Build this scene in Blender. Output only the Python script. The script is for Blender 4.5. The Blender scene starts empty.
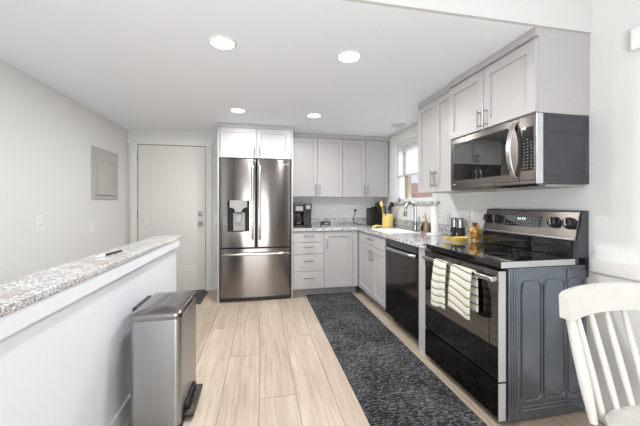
import bpy, bmesh, math, random
from mathutils import Vector, Matrix
random.seed(7)
C = bpy.context.scene
col = C.collection
PI = math.pi

# ------------------------------------------------------------ camera
cam_d = bpy.data.cameras.new('camera')
cam = bpy.data.objects.new('camera', cam_d); col.objects.link(cam)
cam_d.sensor_width = 36.0
cam_d.lens = 36.0 * 297.03 / 640.0
cam_d.shift_y = -9.345 / 640.0
cam_d.clip_start = 0.02
cam.location = (0, 0, 1.2366)
cam.rotation_euler = (PI / 2, 0, -0.1974)
C.camera = cam

# ------------------------------------------------------------ exposure, world, daylight, added fill
C.view_settings.view_transform = 'Standard'
C.view_settings.look = 'None'
C.view_settings.exposure = 0.47
C.view_settings.gamma = 1.0
C.view_settings.use_curve_mapping = False
C.cycles.use_denoising = True
C.cycles.max_bounces = 10
C.cycles.diffuse_bounces = 6
C.cycles.sample_clamp_indirect = 6.0
C.cycles.caustics_reflective = False
C.cycles.caustics_refractive = False
w = bpy.data.worlds.new('world'); C.world = w; w.use_nodes = True
bg = w.node_tree.nodes['Background']
bg.inputs['Color'].default_value = (0.80, 0.88, 1.0, 1); bg.inputs['Strength'].default_value = 0.75

def area(name, loc, rot, sx, sy, power, color=(1, 1, 1)):
    d = bpy.data.lights.new(name, 'AREA'); d.shape = 'RECTANGLE'; d.size = sx; d.size_y = sy
    d.energy = power; d.color = color
    o = bpy.data.objects.new(name, d); o.location = loc; o.rotation_euler = rot; col.objects.link(o)
    return o
# added lamps for daylight at unseen living room windows, then the sink window's daylight
for wx, wp in ((-1.25, 15), (-.2, 15), (1.05, 15)):
    area('added_rear_daylight', (wx, -3.55, 1.55), (PI / 2 + .3, 0, PI), .6, 1.9, wp, (0.95, 0.97, 1.0))
area('daylight_sink_window', (4.2, 3.5, 3.9), (0, 0.80, 0), 2.0, 2.0, 300, (0.95, 0.98, 1.0))
# added fill lamp behind the camera, aimed up to brighten the kitchen ceiling
area('added_ceiling_fill', (-0.2, -1.7, .75), (PI / 2 + .70, 0, 0), 1.4, 1.1, 74, (0.96, 0.98, 1.0))
# added overhead lamp in the unseen living room, lighting from behind the camera
area('added_rear_fill', (0.0, -1.2, 2.96), (0, 0, 0), 1.2, 1.2, 10, (1.0, 0.99, 0.97))

# ------------------------------------------------------------ materials
def newmat(name):
    m = bpy.data.materials.new(name); m.use_nodes = True
    nt = m.node_tree
    return m, nt, nt.nodes['Principled BSDF']

def s2l(r, g, b):
    f = lambda c: (c / 255 / 12.92) if c / 255 <= 0.04045 else ((c / 255 + 0.055) / 1.055) ** 2.4
    return (f(r), f(g), f(b), 1)

def ramp(nt, fac, stops):
    n = nt.nodes.new('ShaderNodeValToRGB')
    e = n.color_ramp.elements
    while len(e) < len(stops): e.new(0.5)
    for i, (p, c) in enumerate(stops):
        e[i].position = p; e[i].color = c
    nt.links.new(fac, n.inputs['Fac'])
    return n.outputs['Color']

def noise(nt, scale, detail=3, vec=None, rough=0.5, stretch=None):
    n = nt.nodes.new('ShaderNodeTexNoise')
    n.inputs['Scale'].default_value = scale; n.inputs['Detail'].default_value = detail
    n.inputs['Roughness'].default_value = rough
    tc = nt.nodes.new('ShaderNodeTexCoord')
    v = tc.outputs['Object'] if vec is None else vec
    if stretch:
        mp = nt.nodes.new('ShaderNodeMapping'); mp.inputs['Scale'].default_value = stretch
        nt.links.new(v, mp.inputs['Vector']); v = mp.outputs['Vector']
    nt.links.new(v, n.inputs['Vector'])
    return n.outputs['Fac']

def bump(nt, p, height, strength, dist=0.002):
    b = nt.nodes.new('ShaderNodeBump'); b.inputs['Strength'].default_value = strength; b.inputs['Distance'].default_value = dist
    nt.links.new(height, b.inputs['Height']); nt.links.new(b.outputs['Normal'], p.inputs['Normal'])

def plain(name, rgb, rough=0.5, metal=0.0, coat=0.0, nscale=40, nvar=0.03, bstr=0.04):
    """slightly uneven paint, plastic or enamel"""
    m, nt, p = newmat(name)
    c = s2l(*rgb)
    d = tuple(max(0, x * (1 - nvar)) for x in c[:3]) + (1,)
    l = tuple(min(1, x * (1 + nvar)) for x in c[:3]) + (1,)
    f = noise(nt, nscale, 3)
    nt.links.new(ramp(nt, f, [(0.3, d), (0.7, l)]), p.inputs['Base Color'])
    p.inputs['Roughness'].default_value = rough; p.inputs['Metallic'].default_value = metal
    p.inputs['Coat Weight'].default_value = coat
    if bstr: bump(nt, p, noise(nt, nscale * 4, 2), bstr)
    return m

def brushed(name, rgb, rough=0.28, aniso=0.75, tangent=(0, 0, 1), stretch=(300, 300, 4)):
    m, nt, p = newmat(name)
    c = s2l(*rgb)
    f = noise(nt, 1.0, 2, stretch=stretch)
    d = tuple(x * 0.93 for x in c[:3]) + (1,)
    nt.links.new(ramp(nt, f, [(0.3, d), (0.7, c)]), p.inputs['Base Color'])
    p.inputs['Metallic'].default_value = 1.0; p.inputs['Roughness'].default_value = rough
    p.inputs['Anisotropic'].default_value = aniso
    cx = nt.nodes.new('ShaderNodeCombineXYZ')
    for i in range(3): cx.inputs[i].default_value = tangent[i]
    nt.links.new(cx.outputs[0], p.inputs['Tangent'])
    return m

def glossy(name, rgb, rough=0.05, coat=0.0):
    return plain(name, rgb, rough, 0, coat, 20, 0.02, 0)

M = {}
M['wall'] = plain('wall_paint', (222, 222, 220), 0.85, nscale=60, nvar=0.012, bstr=0.06)
M['ceiling'] = plain('ceiling_paint', (238, 241, 245), 0.9, nscale=60, nvar=0.012, bstr=0.08)
M['wall_brown'] = plain('brown_wall_paint', (120, 104, 92), 0.7)
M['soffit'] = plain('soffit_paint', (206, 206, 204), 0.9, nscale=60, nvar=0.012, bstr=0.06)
M['white_trim'] = plain('white_trim_paint', (226, 225, 222), 0.45, nvar=0.01)
M['pony'] = plain('half_wall_paint', (224, 227, 232), 0.6, nvar=0.01)
M['door'] = plain('door_paint', (224, 222, 218), 0.45, nvar=0.01)
M['cabinet'] = plain('grey_cabinet_paint', (176, 174, 173), 0.4, nvar=0.012, bstr=0.02)
M['cabinet_white'] = plain('pale_cabinet_paint', (172, 171, 171), 0.4, nvar=0.012, bstr=0.02)
M['shadow_gap'] = plain('painted_gap_shade', (70, 68, 66), 0.7)
M['toe'] = plain('toe_kick_paint', (150, 148, 146), 0.6)
M['nickel'] = brushed('brushed_nickel', (158, 156, 154), 0.28, 0.4)
M['chrome'] = plain('chrome', (160, 161, 165), 0.1, 1.0, bstr=0)
M['steel'] = brushed('fridge_stainless', (140, 134, 130), 0.16, 0.9)
M['steel_dark'] = brushed('black_stainless', (124, 117, 113), 0.27, 0.8, tangent=(0, 0, 1))
M['steel_deep'] = brushed('deep_black_stainless', (84, 80, 78), 0.10, 0.2, tangent=(0, 0, 1))
M['steel_can'] = brushed('bin_stainless', (166, 168, 171), 0.33, 0.6, stretch=(6, 6, 1))
M['steel_lid'] = brushed('bin_lid_steel', (150, 148, 147), 0.16, 0.5, tangent=(0, 1, 0), stretch=(300, 4, 300))
M['silver_strip'] = plain('silver_edge', (205, 208, 210), 0.35, 0.5, nscale=120, nvar=0.08, bstr=0.3)
M['black'] = plain('black_plastic', (28, 28, 30), 0.4)
M['black_gloss'] = glossy('black_gloss', (14, 14, 16), 0.06, 0.5)
M['glass_black'] = glossy('black_glass', (9, 9, 11), 0.03, 1.0)
M['oven_window'] = glossy('oven_window_glass', (12, 11, 11), 0.04, 1.0)
M['grey_side'] = plain('blue_grey_enamel', (120, 128, 139), 0.2, 0.85, 0.3, nscale=9, nvar=0.12, bstr=0.02)
M['mw_side'] = plain('dark_grey_enamel', (72, 75, 81), 0.42, 0.4, nscale=14, nvar=0.1, bstr=0.02)
M['grey_plastic'] = plain('grey_plastic', (150, 150, 150), 0.4)
M['light_plastic'] = plain('light_grey_plastic', (196, 194, 190), 0.35)
M['white_plastic'] = plain('white_plastic', (232, 232, 230), 0.35, nvar=0.01)
M['mark'] = plain('printed_marks', (150, 150, 150), 0.5)
M['grey_mark'] = plain('burner_marks', (60, 60, 62), 0.3)
M['porcelain'] = plain('white_porcelain', (240, 240, 238), 0.15, nvar=0.01, bstr=0)
M['yellow'] = plain('yellow_enamel', (238, 212, 126), 0.4, nvar=0.04)
M['yellow_bright'] = plain('bright_yellow', (240, 212, 104), 0.35, nvar=0.04)
M['niche_black'] = plain('niche_black', (12, 12, 13), 0.6)
M['handle_steel'] = brushed('handle_steel', (204, 201, 198), 0.27, 0.4)
M['dispenser'] = plain('dispenser_plastic', (146, 143, 140), 0.35)
M['wood'] = plain('light_wood', (188, 158, 118), 0.5, nscale=30, nvar=0.12)
M['paper'] = plain('paper_towel', (240, 238, 234), 0.9, nscale=90, nvar=0.03, bstr=0.3)
M['chair'] = plain('cream_chair_paint', (210, 207, 201), 0.4, nscale=18, nvar=0.02, bstr=0.03)
M['panel_grey'] = plain('panel_grey_paint', (182, 181, 177), 0.5, nvar=0.015)
M['vinyl'] = plain('window_vinyl', (240, 240, 240), 0.4, nvar=0.01)
M['taupe'] = plain('taupe_sash', (178, 168, 150), 0.5)
M['siding'] = plain('house_siding', (226, 222, 214), 0.8)
M['roof'] = plain('roof_shingles', (206, 164, 146), 0.9, nscale=25, nvar=0.15)
M['grass'] = plain('lawn', (120, 128, 96), 0.95, nscale=10, nvar=0.2)
M['mat'] = plain('door_mat_fibre', (72, 72, 74), 0.95, nscale=150, nvar=0.3, bstr=0.6)
M['clear'] = None

def glassmat(name, tint=(1, 1, 1, 1), rough=0.0):
    m, nt, p = newmat(name)
    p.inputs['Base Color'].default_value = tint; p.inputs['Roughness'].default_value = rough
    p.inputs['Transmission Weight'].default_value = 1.0; p.inputs['IOR'].default_value = 1.45
    return m
M['clear'] = glassmat('clear_glass')
M['amber_glass'] = plain('amber_soap', (150, 118, 94), 0.15, 0, 0.5, nscale=25, nvar=0.2, bstr=0)
def window_glass():
    m, nt, p = newmat('window_pane_glass')
    tr = nt.nodes.new('ShaderNodeBsdfTransparent'); gl = nt.nodes.new('ShaderNodeBsdfGlossy'); gl.inputs['Roughness'].default_value = 0.0
    mx = nt.nodes.new('ShaderNodeMixShader'); mx.inputs[0].default_value = 0.06
    nt.links.new(tr.outputs[0], mx.inputs[1]); nt.links.new(gl.outputs[0], mx.inputs[2])
    nt.links.new(mx.outputs[0], nt.nodes['Material Output'].inputs['Surface'])
    return m
M['pane'] = window_glass()

def shade_mat():
    m, nt, p = newmat('cellular_shade_fabric')
    p.inputs['Base Color'].default_value = s2l(240, 241, 243); p.inputs['Roughness'].default_value = 0.9
    tl = nt.nodes.new('ShaderNodeBsdfTranslucent'); tl.inputs['Color'].default_value = (0.9, 0.92, 0.95, 1)
    mx = nt.nodes.new('ShaderNodeMixShader'); mx.inputs[0].default_value = 0.5
    nt.links.new(p.outputs[0], mx.inputs[1]); nt.links.new(tl.outputs[0], mx.inputs[2])
    nt.links.new(mx.outputs[0], nt.nodes['Material Output'].inputs['Surface'])
    bump(nt, p, noise(nt, 200, 2), 0.1)
    return m
M['shade'] = shade_mat()

def emit(name, rgb, strength):
    m, nt, p = newmat(name)
    p.inputs['Base Color'].default_value = rgb; p.inputs['Emission Color'].default_value = rgb
    p.inputs['Emission Strength'].default_value = strength
    return m
M['lens'] = emit('lit_lens', (1.0, 0.98, 0.95, 1), 9.0)
M['display'] = emit('lit_display', (0.75, 0.85, 1.0, 1), 0.5)

def granite(name, warm):
    m, nt, p = newmat(name)
    tc = nt.nodes.new('ShaderNodeTexCoord')
    fine = noise(nt, 105 if warm else 62, 4, rough=0.75)
    big = noise(nt, 9, 5, rough=0.65)
    if warm:
        c1 = ramp(nt, fine, [(0.36, s2l(44, 44, 50)), (0.44, s2l(150, 150, 156)), (0.52, s2l(214, 214, 216)), (0.64, s2l(236, 236, 236))])
        c2 = ramp(nt, fine, [(0.34, s2l(92, 86, 82)), (0.46, s2l(168, 160, 152)), (0.58, s2l(198, 191, 184)), (0.68, s2l(222, 219, 215))])
    else:
        c1 = ramp(nt, fine, [(0.36, s2l(34, 34, 38)), (0.44, s2l(134, 134, 138)), (0.51, s2l(200, 200, 202)), (0.64, s2l(232, 232, 232))])
        c2 = ramp(nt, fine, [(0.36, s2l(60, 58, 60)), (0.48, s2l(146, 142, 140)), (0.62, s2l(206, 203, 200))])
    mx = nt.nodes.new('ShaderNodeMix'); mx.data_type = 'RGBA'
    nt.links.new(ramp(nt, big, [(0.45, (0, 0, 0, 1)), (0.62, (1, 1, 1, 1))]), mx.inputs['Factor'])
    nt.links.new(c1, mx.inputs['A']); nt.links.new(c2, mx.inputs['B'])
    nt.links.new(mx.outputs['Result'], p.inputs['Base Color'])
    p.inputs['Roughness'].default_value = 0.12
    return m
M['granite'] = granite('grey_granite', False)
M['granite_warm'] = granite('beige_granite', True)

def floor_mat():
    m, nt, p = newmat('oak_planks')
    tc = nt.nodes.new('ShaderNodeTexCoord')
    sep = nt.nodes.new('ShaderNodeSeparateXYZ'); nt.links.new(tc.outputs['Object'], sep.inputs[0])
    def math_(op, a, b):
        n = nt.nodes.new('ShaderNodeMath'); n.operation = op
        for i, v in enumerate((a, b)):
            if isinstance(v, (int, float)): n.inputs[i].default_value = v
            else: nt.links.new(v, n.inputs[i])
        return n.outputs[0]
    PW, PL = 0.236, 1.52
    fx = math_('DIVIDE', math_('ADD', sep.outputs['X'], 0.075 + PW * 40), PW)
    ix = math_('FLOOR', fx, 0)
    # each row starts at its own offset
    off = math_('FRACT', math_('MULTIPLY', math_('SINE', math_('MULTIPLY', ix, 12.9898), 0), 43758.5453), 0)
    for k, yj in ((-1, 2.0), (-2, 2.58), (-3, 3.2), (0, 2.95), (1, 2.27)):   # joints seen on the boards in the middle of the room
        want = (-yj / PL) % 1.0
        hit = math_('COMPARE', ix, float(k + 40)); hit.node.inputs[2].default_value = 0.1
        off = math_('ADD', math_('MULTIPLY', off, math_('SUBTRACT', 1.0, hit)), math_('MULTIPLY', hit, want))
    fy = math_('ADD', math_('DIVIDE', sep.outputs['Y'], PL), math_('ADD', off, 20.0))
    iy = math_('FLOOR', fy, 0)
    cid = nt.nodes.new('ShaderNodeCombineXYZ'); nt.links.new(ix, cid.inputs[0]); nt.links.new(iy, cid.inputs[1])
    wn = nt.nodes.new('ShaderNodeTexWhiteNoise'); wn.noise_dimensions = '3D'; nt.links.new(cid.outputs[0], wn.inputs['Vector'])
    # grain: stretched along the plank, shifted from plank to plank
    sh = nt.nodes.new('ShaderNodeVectorMath'); sh.operation = 'MULTIPLY_ADD'
    nt.links.new(wn.outputs['Color'], sh.inputs[0]); sh.inputs[1].default_value = (7, 7, 7); nt.links.new(tc.outputs['Object'], sh.inputs[2])
    g1 = noise(nt, 1.0, 6, vec=sh.outputs[0], rough=0.62, stretch=(48, 2.6, 1))
    g2 = noise(nt, 1.0, 3, vec=sh.outputs[0], rough=0.5, stretch=(5, 0.9, 1))
    gr = math_('ADD', math_('MULTIPLY', g1, 0.62), math_('MULTIPLY', g2, 0.38))
    base = ramp(nt, gr, [(0.32, s2l(162, 146, 128)), (0.46, s2l(182, 166, 148)), (0.60, s2l(198, 184, 167))])
    tone = ramp(nt, wn.outputs['Value'], [(0.0, (0.82, 0.81, 0.80, 1)), (1.0, (1.06, 1.06, 1.06, 1))])
    mul = nt.nodes.new('ShaderNodeMix'); mul.data_type = 'RGBA'; mul.blend_type = 'MULTIPLY'; mul.inputs['Factor'].default_value = 1.0
    nt.links.new(base, mul.inputs['A']); nt.links.new(tone, mul.inputs['B'])
    # seams
    ex = math_('ABSOLUTE', math_('SUBTRACT', math_('FRACT', fx, 0), 0.5), 0)
    ey = math_('ABSOLUTE', math_('SUBTRACT', math_('FRACT', fy, 0), 0.5), 0)
    seam = math_('MAXIMUM', math_('GREATER_THAN', ex, 0.5 - 0.0026 / PW), math_('GREATER_THAN', ey, 0.5 - 0.0026 / PL))
    mx = nt.nodes.new('ShaderNodeMix'); mx.data_type = 'RGBA'
    nt.links.new(math_('MULTIPLY', seam, 0.9), mx.inputs['Factor']); nt.links.new(mul.outputs['Result'], mx.inputs['A']); mx.inputs['B'].default_value = s2l(140, 112, 84)
    nt.links.new(mx.outputs['Result'], p.inputs['Base Color'])
    p.inputs['Roughness'].default_value = 0.42
    bump(nt, p, math_('SUBTRACT', math_('MULTIPLY', g1, 0.25), seam), 0.25, 0.002)
    return m
M['floor'] = floor_mat()

def rug_mat():
    m, nt, p = newmat('heathered_rug_pile')
    a = noise(nt, 1.0, 3, rough=0.7, stretch=(45, 130, 40))
    b = noise(nt, 2.5, 2)
    mixn = nt.nodes.new('ShaderNodeMath'); mixn.operation = 'MULTIPLY_ADD'
    nt.links.new(b, mixn.inputs[0]); mixn.inputs[1].default_value = 0.25; nt.links.new(a, mixn.inputs[2])
    nt.links.new(ramp(nt, mixn.outputs[0], [(0.44, s2l(18, 18, 19)), (0.60, s2l(50, 50, 51)), (0.76, s2l(118, 118, 120))]), p.inputs['Base Color'])
    p.inputs['Roughness'].default_value = 1.0
    p.inputs['Specular IOR Level'].default_value = 0.1
    bump(nt, p, a, 0.8, 0.006)
    return m
M['rug'] = rug_mat()

def towel_mat(period, phase):
    m, nt, p = newmat('striped_towel_cloth')
    tc = nt.nodes.new('ShaderNodeTexCoord'); sep = nt.nodes.new('ShaderNodeSeparateXYZ'); nt.links.new(tc.outputs['UV'], sep.inputs[0])
    n1 = nt.nodes.new('ShaderNodeMath'); n1.operation = 'MULTIPLY_ADD'; nt.links.new(sep.outputs['Y'], n1.inputs[0]); n1.inputs[1].default_value = 1 / period; n1.inputs[2].default_value = phase
    fr = nt.nodes.new('ShaderNodeMath'); fr.operation = 'FRACT'; nt.links.new(n1.outputs[0], fr.inputs[0])
    r = ramp(nt, fr.outputs[0], [(0.0, s2l(48, 47, 47)), (0.13, s2l(206, 204, 198)), (0.20, s2l(206, 190, 132)), (0.36, s2l(208, 207, 203)), (0.98, s2l(210, 209, 206))])
    r.node.color_ramp.interpolation = 'CONSTANT'
    nt.links.new(r, p.inputs['Base Color']); p.inputs['Roughness'].default_value = 0.95
    bump(nt, p, noise(nt, 260, 2), 0.5, 0.002)
    return m
M['towel'] = towel_mat(0.049, 0.35)

def vase_mat():
    m, nt, p = newmat('mottled_yellow_glaze')
    f = noise(nt, 28, 4, rough=0.6)
    nt.links.new(ramp(nt, f, [(0.36, s2l(84, 46, 28)), (0.5, s2l(180, 136, 66)), (0.62, s2l(214, 178, 96))]), p.inputs['Base Color'])
    p.inputs['Roughness'].default_value = 0.15
    return m
M['vase'] = vase_mat()

# ------------------------------------------------------------ mesh helpers
class B:
    def __init__(s, mtx=None): s.bm = bmesh.new(); s.m = mtx
    def _done(s, vs):
        if s.m is not None:
            for v in vs: v.co = s.m @ v.co
    def box(s, x0, x1, y0, y1, z0, z1, bev=0.0, seg=2):
        t = bmesh.new()
        bmesh.ops.create_cube(t, size=1)
        for v in t.verts:
            v.co = Vector(((x0 + x1) / 2 + v.co.x * (x1 - x0), (y0 + y1) / 2 + v.co.y * (y1 - y0), (z0 + z1) / 2 + v.co.z * (z1 - z0)))
        if bev: bmesh.ops.bevel(t, geom=list(t.edges), offset=bev, segments=seg, affect='EDGES', profile=0.5)
        return s.merge(t)
    def merge(s, t):
        mp = {}
        for v in t.verts: mp[v] = s.bm.verts.new((s.m @ v.co) if s.m is not None else v.co)
        for f in t.faces:
            try: s.bm.faces.new([mp[v] for v in f.verts])
            except ValueError: pass
        t.free(); return s
    def tube(s, pts, r, seg=12, cap=True):
        pts = [Vector(p) for p in pts]; n = len(pts)
        rs = r if isinstance(r, (list, tuple)) else [r] * n
        t = bmesh.new(); rings = []
        d0 = (pts[1] - pts[0]).normalized()
        up = Vector((0, 0, 1)) if abs(d0.z) < 0.9 else Vector((1, 0, 0))
        a = d0.cross(up).normalized()
        for i in range(n):
            d = ((pts[min(i + 1, n - 1)] - pts[max(i - 1, 0)])).normalized()
            a = (a - d * a.dot(d)).normalized(); b = d.cross(a)
            rings.append([t.verts.new(pts[i] + (a * math.cos(2 * PI * k / seg) + b * math.sin(2 * PI * k / seg)) * rs[i]) for k in range(seg)])
        for i in range(n - 1):
            for k in range(seg):
                t.faces.new([rings[i][k], rings[i][(k + 1) % seg], rings[i + 1][(k + 1) % seg], rings[i + 1][k]])
        if cap:
            t.faces.new(rings[0][::-1]); t.faces.new(rings[-1])
        return s.merge(t)
    def lathe(s, c, prof, seg=24):
        t = bmesh.new(); rings = []
        for r, z in prof:
            if r <= 1e-6: rings.append([t.verts.new((c[0], c[1], c[2] + z))])
            else: rings.append([t.verts.new((c[0] + r * math.cos(2 * PI * k / seg), c[1] + r * math.sin(2 * PI * k / seg), c[2] + z)) for k in range(seg)])
        for A, D in zip(rings, rings[1:]):
            for k in range(seg):
                l = (k + 1) % seg
                if len(A) == 1 and len(D) == 1: continue
                if len(A) == 1: t.faces.new([A[0], D[l], D[k]])
                elif len(D) == 1: t.faces.new([A[k], A[l], D[0]])
                else: t.faces.new([A[k], A[l], D[l], D[k]])
        if len(rings[0]) > 1: t.faces.new(rings[0][::-1])
        if len(rings[-1]) > 1: t.faces.new(rings[-1])
        return s.merge(t)
    def prism(s, poly, axis, a0, a1, bev=0):
        """poly in the two other axes (x<y<z order), pushed along axis"""
        t = bmesh.new()
        def co(p, a):
            return {'x': (a, p[0], p[1]), 'y': (p[0], a, p[1]), 'z': (p[0], p[1], a)}[axis]
        lo = [t.verts.new(co(p, a0)) for p in poly]; hi = [t.verts.new(co(p, a1)) for p in poly]
        n = len(poly)
        t.faces.new(lo[::-1]); t.faces.new(hi)
        for i in range(n): t.faces.new([lo[i], lo[(i + 1) % n], hi[(i + 1) % n], hi[i]])
        if bev: bmesh.ops.bevel(t, geom=list(t.edges), offset=bev, segments=2, affect='EDGES', profile=0.5)
        return s.merge(t)
    def cells(s, xs, ys, keep, z0, z1, bev=0.0):
        """flat slab made of the kept grid cells"""
        t = bmesh.new(); vs = {}
        def V(i, j):
            if (i, j) not in vs: vs[(i, j)] = t.verts.new((xs[i], ys[j], z0))
            return vs[(i, j)]
        fs = [t.faces.new([V(i, j), V(i + 1, j), V(i + 1, j + 1), V(i, j + 1)]) for i in range(len(xs) - 1) for j in range(len(ys) - 1) if keep(i, j)]
        r = bmesh.ops.extrude_face_region(t, geom=fs)
        for e in r['geom']:
            if isinstance(e, bmesh.types.BMVert): e.co.z = z1
        return s.merge(t)
    def shaker(s, u0, u1, z0, z1, t0=0.0, th=0.02, rail=0.057, dep=0.012, stile=None):
        """door: x = width, y = outward, z = up; framed with a sunken flat panel"""
        st = rail if stile is None else stile
        t = bmesh.new()
        def ring(a, b, c, d, y): return [t.verts.new(p) for p in ((a, y, c), (b, y, c), (b, y, d), (a, y, d))]
        e = 0.0015
        R = [ring(u0, u1, z0, z1, t0), ring(u0, u1, z0, z1, t0 + th - e), ring(u0 + e, u1 - e, z0 + e, z1 - e, t0 + th),
             ring(u0 + st, u1 - st, z0 + rail, z1 - rail, t0 + th), ring(u0 + st + .001, u1 - st - .001, z0 + rail + .001, z1 - rail - .001, t0 + th - dep)]
        t.faces.new(R[0][::-1])
        for A, D in zip(R, R[1:]):
            for k in range(4): t.faces.new([A[k], A[(k + 1) % 4], D[(k + 1) % 4], D[k]])
        t.faces.new(R[-1])
        return s.merge(t)

ORG = {}
def children_origin(p): return ORG[p.name] if p is not None else Vector((0, 0, 0))

def obj(name, b, mat, parent=None, label=None, cat=None, group=None, kind=None, smooth=True, base=True):
    bmesh.ops.recalc_face_normals(b.bm, faces=list(b.bm.faces))
    me = bpy.data.meshes.new(name)
    xs = [v.co for v in b.bm.verts]
    lo = Vector((min(v.x for v in xs), min(v.y for v in xs), min(v.z for v in xs)))
    hi = Vector((max(v.x for v in xs), max(v.y for v in xs), max(v.z for v in xs)))
    o0 = (lo + hi) / 2
    if parent is None and base: o0.z = lo.z
    bmesh.ops.translate(b.bm, verts=list(b.bm.verts), vec=-o0)
    b.bm.to_mesh(me); b.bm.free()
    if smooth:
        me.shade_smooth(); me.set_sharp_from_angle(angle=math.radians(40))
    mats = mat if isinstance(mat, (list, tuple)) else [mat]
    for m in mats: me.materials.append(m)
    o = bpy.data.objects.new(name, me); col.objects.link(o)
    if smooth:
        wn = o.modifiers.new('weighted_normal', 'WEIGHTED_NORMAL'); wn.keep_sharp = True
    ORG[o.name] = o0
    if parent is not None:
        o.parent = parent; o.location = o0 - children_origin(parent)
    else: o.location = o0
    if label: o['label'] = label
    if cat: o['category'] = cat
    if group: o['group'] = group
    if kind: o['kind'] = kind
    return o

def thing(name, loc, label, cat, group=None, kind=None):
    o = bpy.data.objects.new(name, None); col.objects.link(o); o.location = loc
    o.empty_display_size = 0.1
    ORG[o.name] = Vector(loc)
    if label: o['label'] = label
    if cat: o['category'] = cat
    if group: o['group'] = group
    if kind: o['kind'] = kind
    return o

def struct(name, b, mat, parent=None):
    return obj(name, b, mat, parent, kind='structure' if parent is None else None)

def back_frame(Y0): return Matrix(((1, 0, 0, 0), (0, -1, 0, Y0), (0, 0, 1, 0), (0, 0, 0, 1)))     # u = X, out = -Y
def right_frame(X0): return Matrix(((0, -1, 0, X0), (1, 0, 0, 0), (0, 0, 1, 0), (0, 0, 0, 1)))    # u = Y, out = -X

# ------------------------------------------------------------ the room
XL, XR, YB, ZC, YS = -1.775, 1.907, 4.48, 2.24, 1.395   # left wall, right wall, back wall, kitchen ceiling, where the low ceiling ends
YR, ZH = -3.5, 3.0
struct('floor', B().box(XL - .1, XR + .1, YR - .1, YB + .1, -0.05, 0.0), M['floor'])
struct('wall_left', B().box(XL - .1, XL, YR - .1, YB + .1, 0, ZH), M['wall'])
struct('wall_back', B().box(XL, XR, YB, YB + .1, 0, ZH), M['wall'])
# right wall with the sink window opening
WY0, WY1, WZ0, WZ1 = 3.02, 3.955, 1.262, 2.06
b = B()
b.box(XR, XR + .12, YR - .1, WY0, 0, ZH); b.box(XR, XR + .12, WY1, YB + .1, 0, ZH)
b.box(XR, XR + .12, WY0, WY1, 0, WZ0); b.box(XR, XR + .12, WY0, WY1, WZ1, ZH)
struct('wall_right', b, M['wall'])
# unseen living room rear wall, brown with window gaps shaped for fridge reflections
b = B()
for xa, xb in ((XL, -1.55), (-.95, -.5), (.1, .75), (1.35, XR)): b.box(xa, xb, YR - .1, YR, 0, ZH)
for xa, xb in ((-1.55, -.95), (-.5, .1), (.75, 1.35)): b.box(xa, xb, YR - .1, YR, 0, .6); b.box(xa, xb, YR - .1, YR, 2.5, ZH)
struct('wall_front', b, M['wall_brown'])
struct('ceiling', B().box(XL, XR, YS + .02, YB, ZC, ZC + .06), M['ceiling'])
struct('wall_soffit', B().box(XL, XR, YS, YS + .02, ZC, ZH), M['soffit'])
struct('ceiling', B().box(XL - .1, XR + .12, YR - .1, YS + .1, ZH, ZH + .06), M['ceiling'])

# half wall with its trim
PX = -0.768
struct('wall_half', B().box(PX - .14, PX, -0.9, 2.965, 0, .902), M['pony'])
b = B(); b.box(PX, PX + .024, -0.9, 2.985, .838, .904, .002); b.box(PX - .14, PX, 2.965, 2.985, .838, .904, .002)
struct('trim_1', b, M['pony'])
b = B(); b.box(PX, PX + .016, -0.9, 2.981, 0, .1, .002); b.box(PX - .14, PX, 2.965, 2.981, 0, .1, .002)
struct('baseboard_half', b, M['pony'])
b = B()
b.cells([-.965, -.738], [-0.9, 3.012], lambda i, j: True, .905, .937)
bmesh.ops.bevel(b.bm, geom=list(b.bm.edges), offset=.006, segments=3, affect='EDGES', profile=.5)
obj('bar_countertop', b, M['granite_warm'], None, 'long beige and grey granite slab capping the white half wall', 'countertop')

# chair rail, baseboards
struct('trim_2', B().box(XR - .018, XR, YR, 1.40, .842, .922, .003), M['white_trim'])
struct('baseboard_right', B().box(XR - .014, XR, YR, 1.39, 0, .1, .002), M['white_trim'])
struct('baseboard_left', B().box(XL, XL + .014, YR, YB, 0, .1, .002), M['white_trim'])
struct('baseboard_back', B().box(-.655, -.545, YB - .014, YB, 0, .12, .002), M['white_trim'])

# entry door with casing
YD = YB - .016
d1 = thing('door_1', (-1.205, YD, 0.0), None, None, kind='structure')
b = B(back_frame(YD))
for a, c, d, e in ((-1.640, -1.49, .014, 2.043), (-.882, -.771, .014, 2.043), (-1.49, -.882, 1.935, 2.043), (-1.49, -.882, .77, .895), (-1.49, -.882, .014, .30)):
    b.box(a, c, -.010, 0, d, e)
b.box(-1.640, -.771, -.012, -.0095, .014, 2.043)
obj('door_slab', b, M['door'], d1, smooth=False)
obj('door_gap_shade', B(back_frame(YD)).box(-1.647, -.764, -.0155, -.0125, .012, 2.0495), M['shadow_gap'], d1, 'dark plate standing in for shade around the door')  # dark plate behind the slab paints the shade of the door gap
b = B(back_frame(YD))
for z in (1.09, .955):
    b.box(-.867, -.803, 0, .012, z - .033, z + .033, .004)
    b.tube([(-.835, .01, z), (-.835, .04, z)], .018, 16)
obj('deadbolt', b, M['nickel'], d1, 'brushed nickel square rosettes')
b = B(back_frame(YD)); b.box(-.860, -.810, .036, .058, .93, .98, .004)
obj('door_handle', b, M['nickel'], d1, 'square nickel knob')
for z in (1.87, 1.09, .25):
    b = B(back_frame(YD)); b.box(-1.664, -1.64, -.002, .006, z - .045, z + .045); b.tube([(-1.652, .007, z - .047), (-1.652, .007, z + .047)], .007, 8)
    obj('hinge', b, M['nickel'], d1)
b = B(back_frame(YD)); b.box(-1.642, -.769, -.01, .01, 0, .012)
obj('threshold', b, M['black'], d1, 'dark threshold strip')
b = B()
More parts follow.
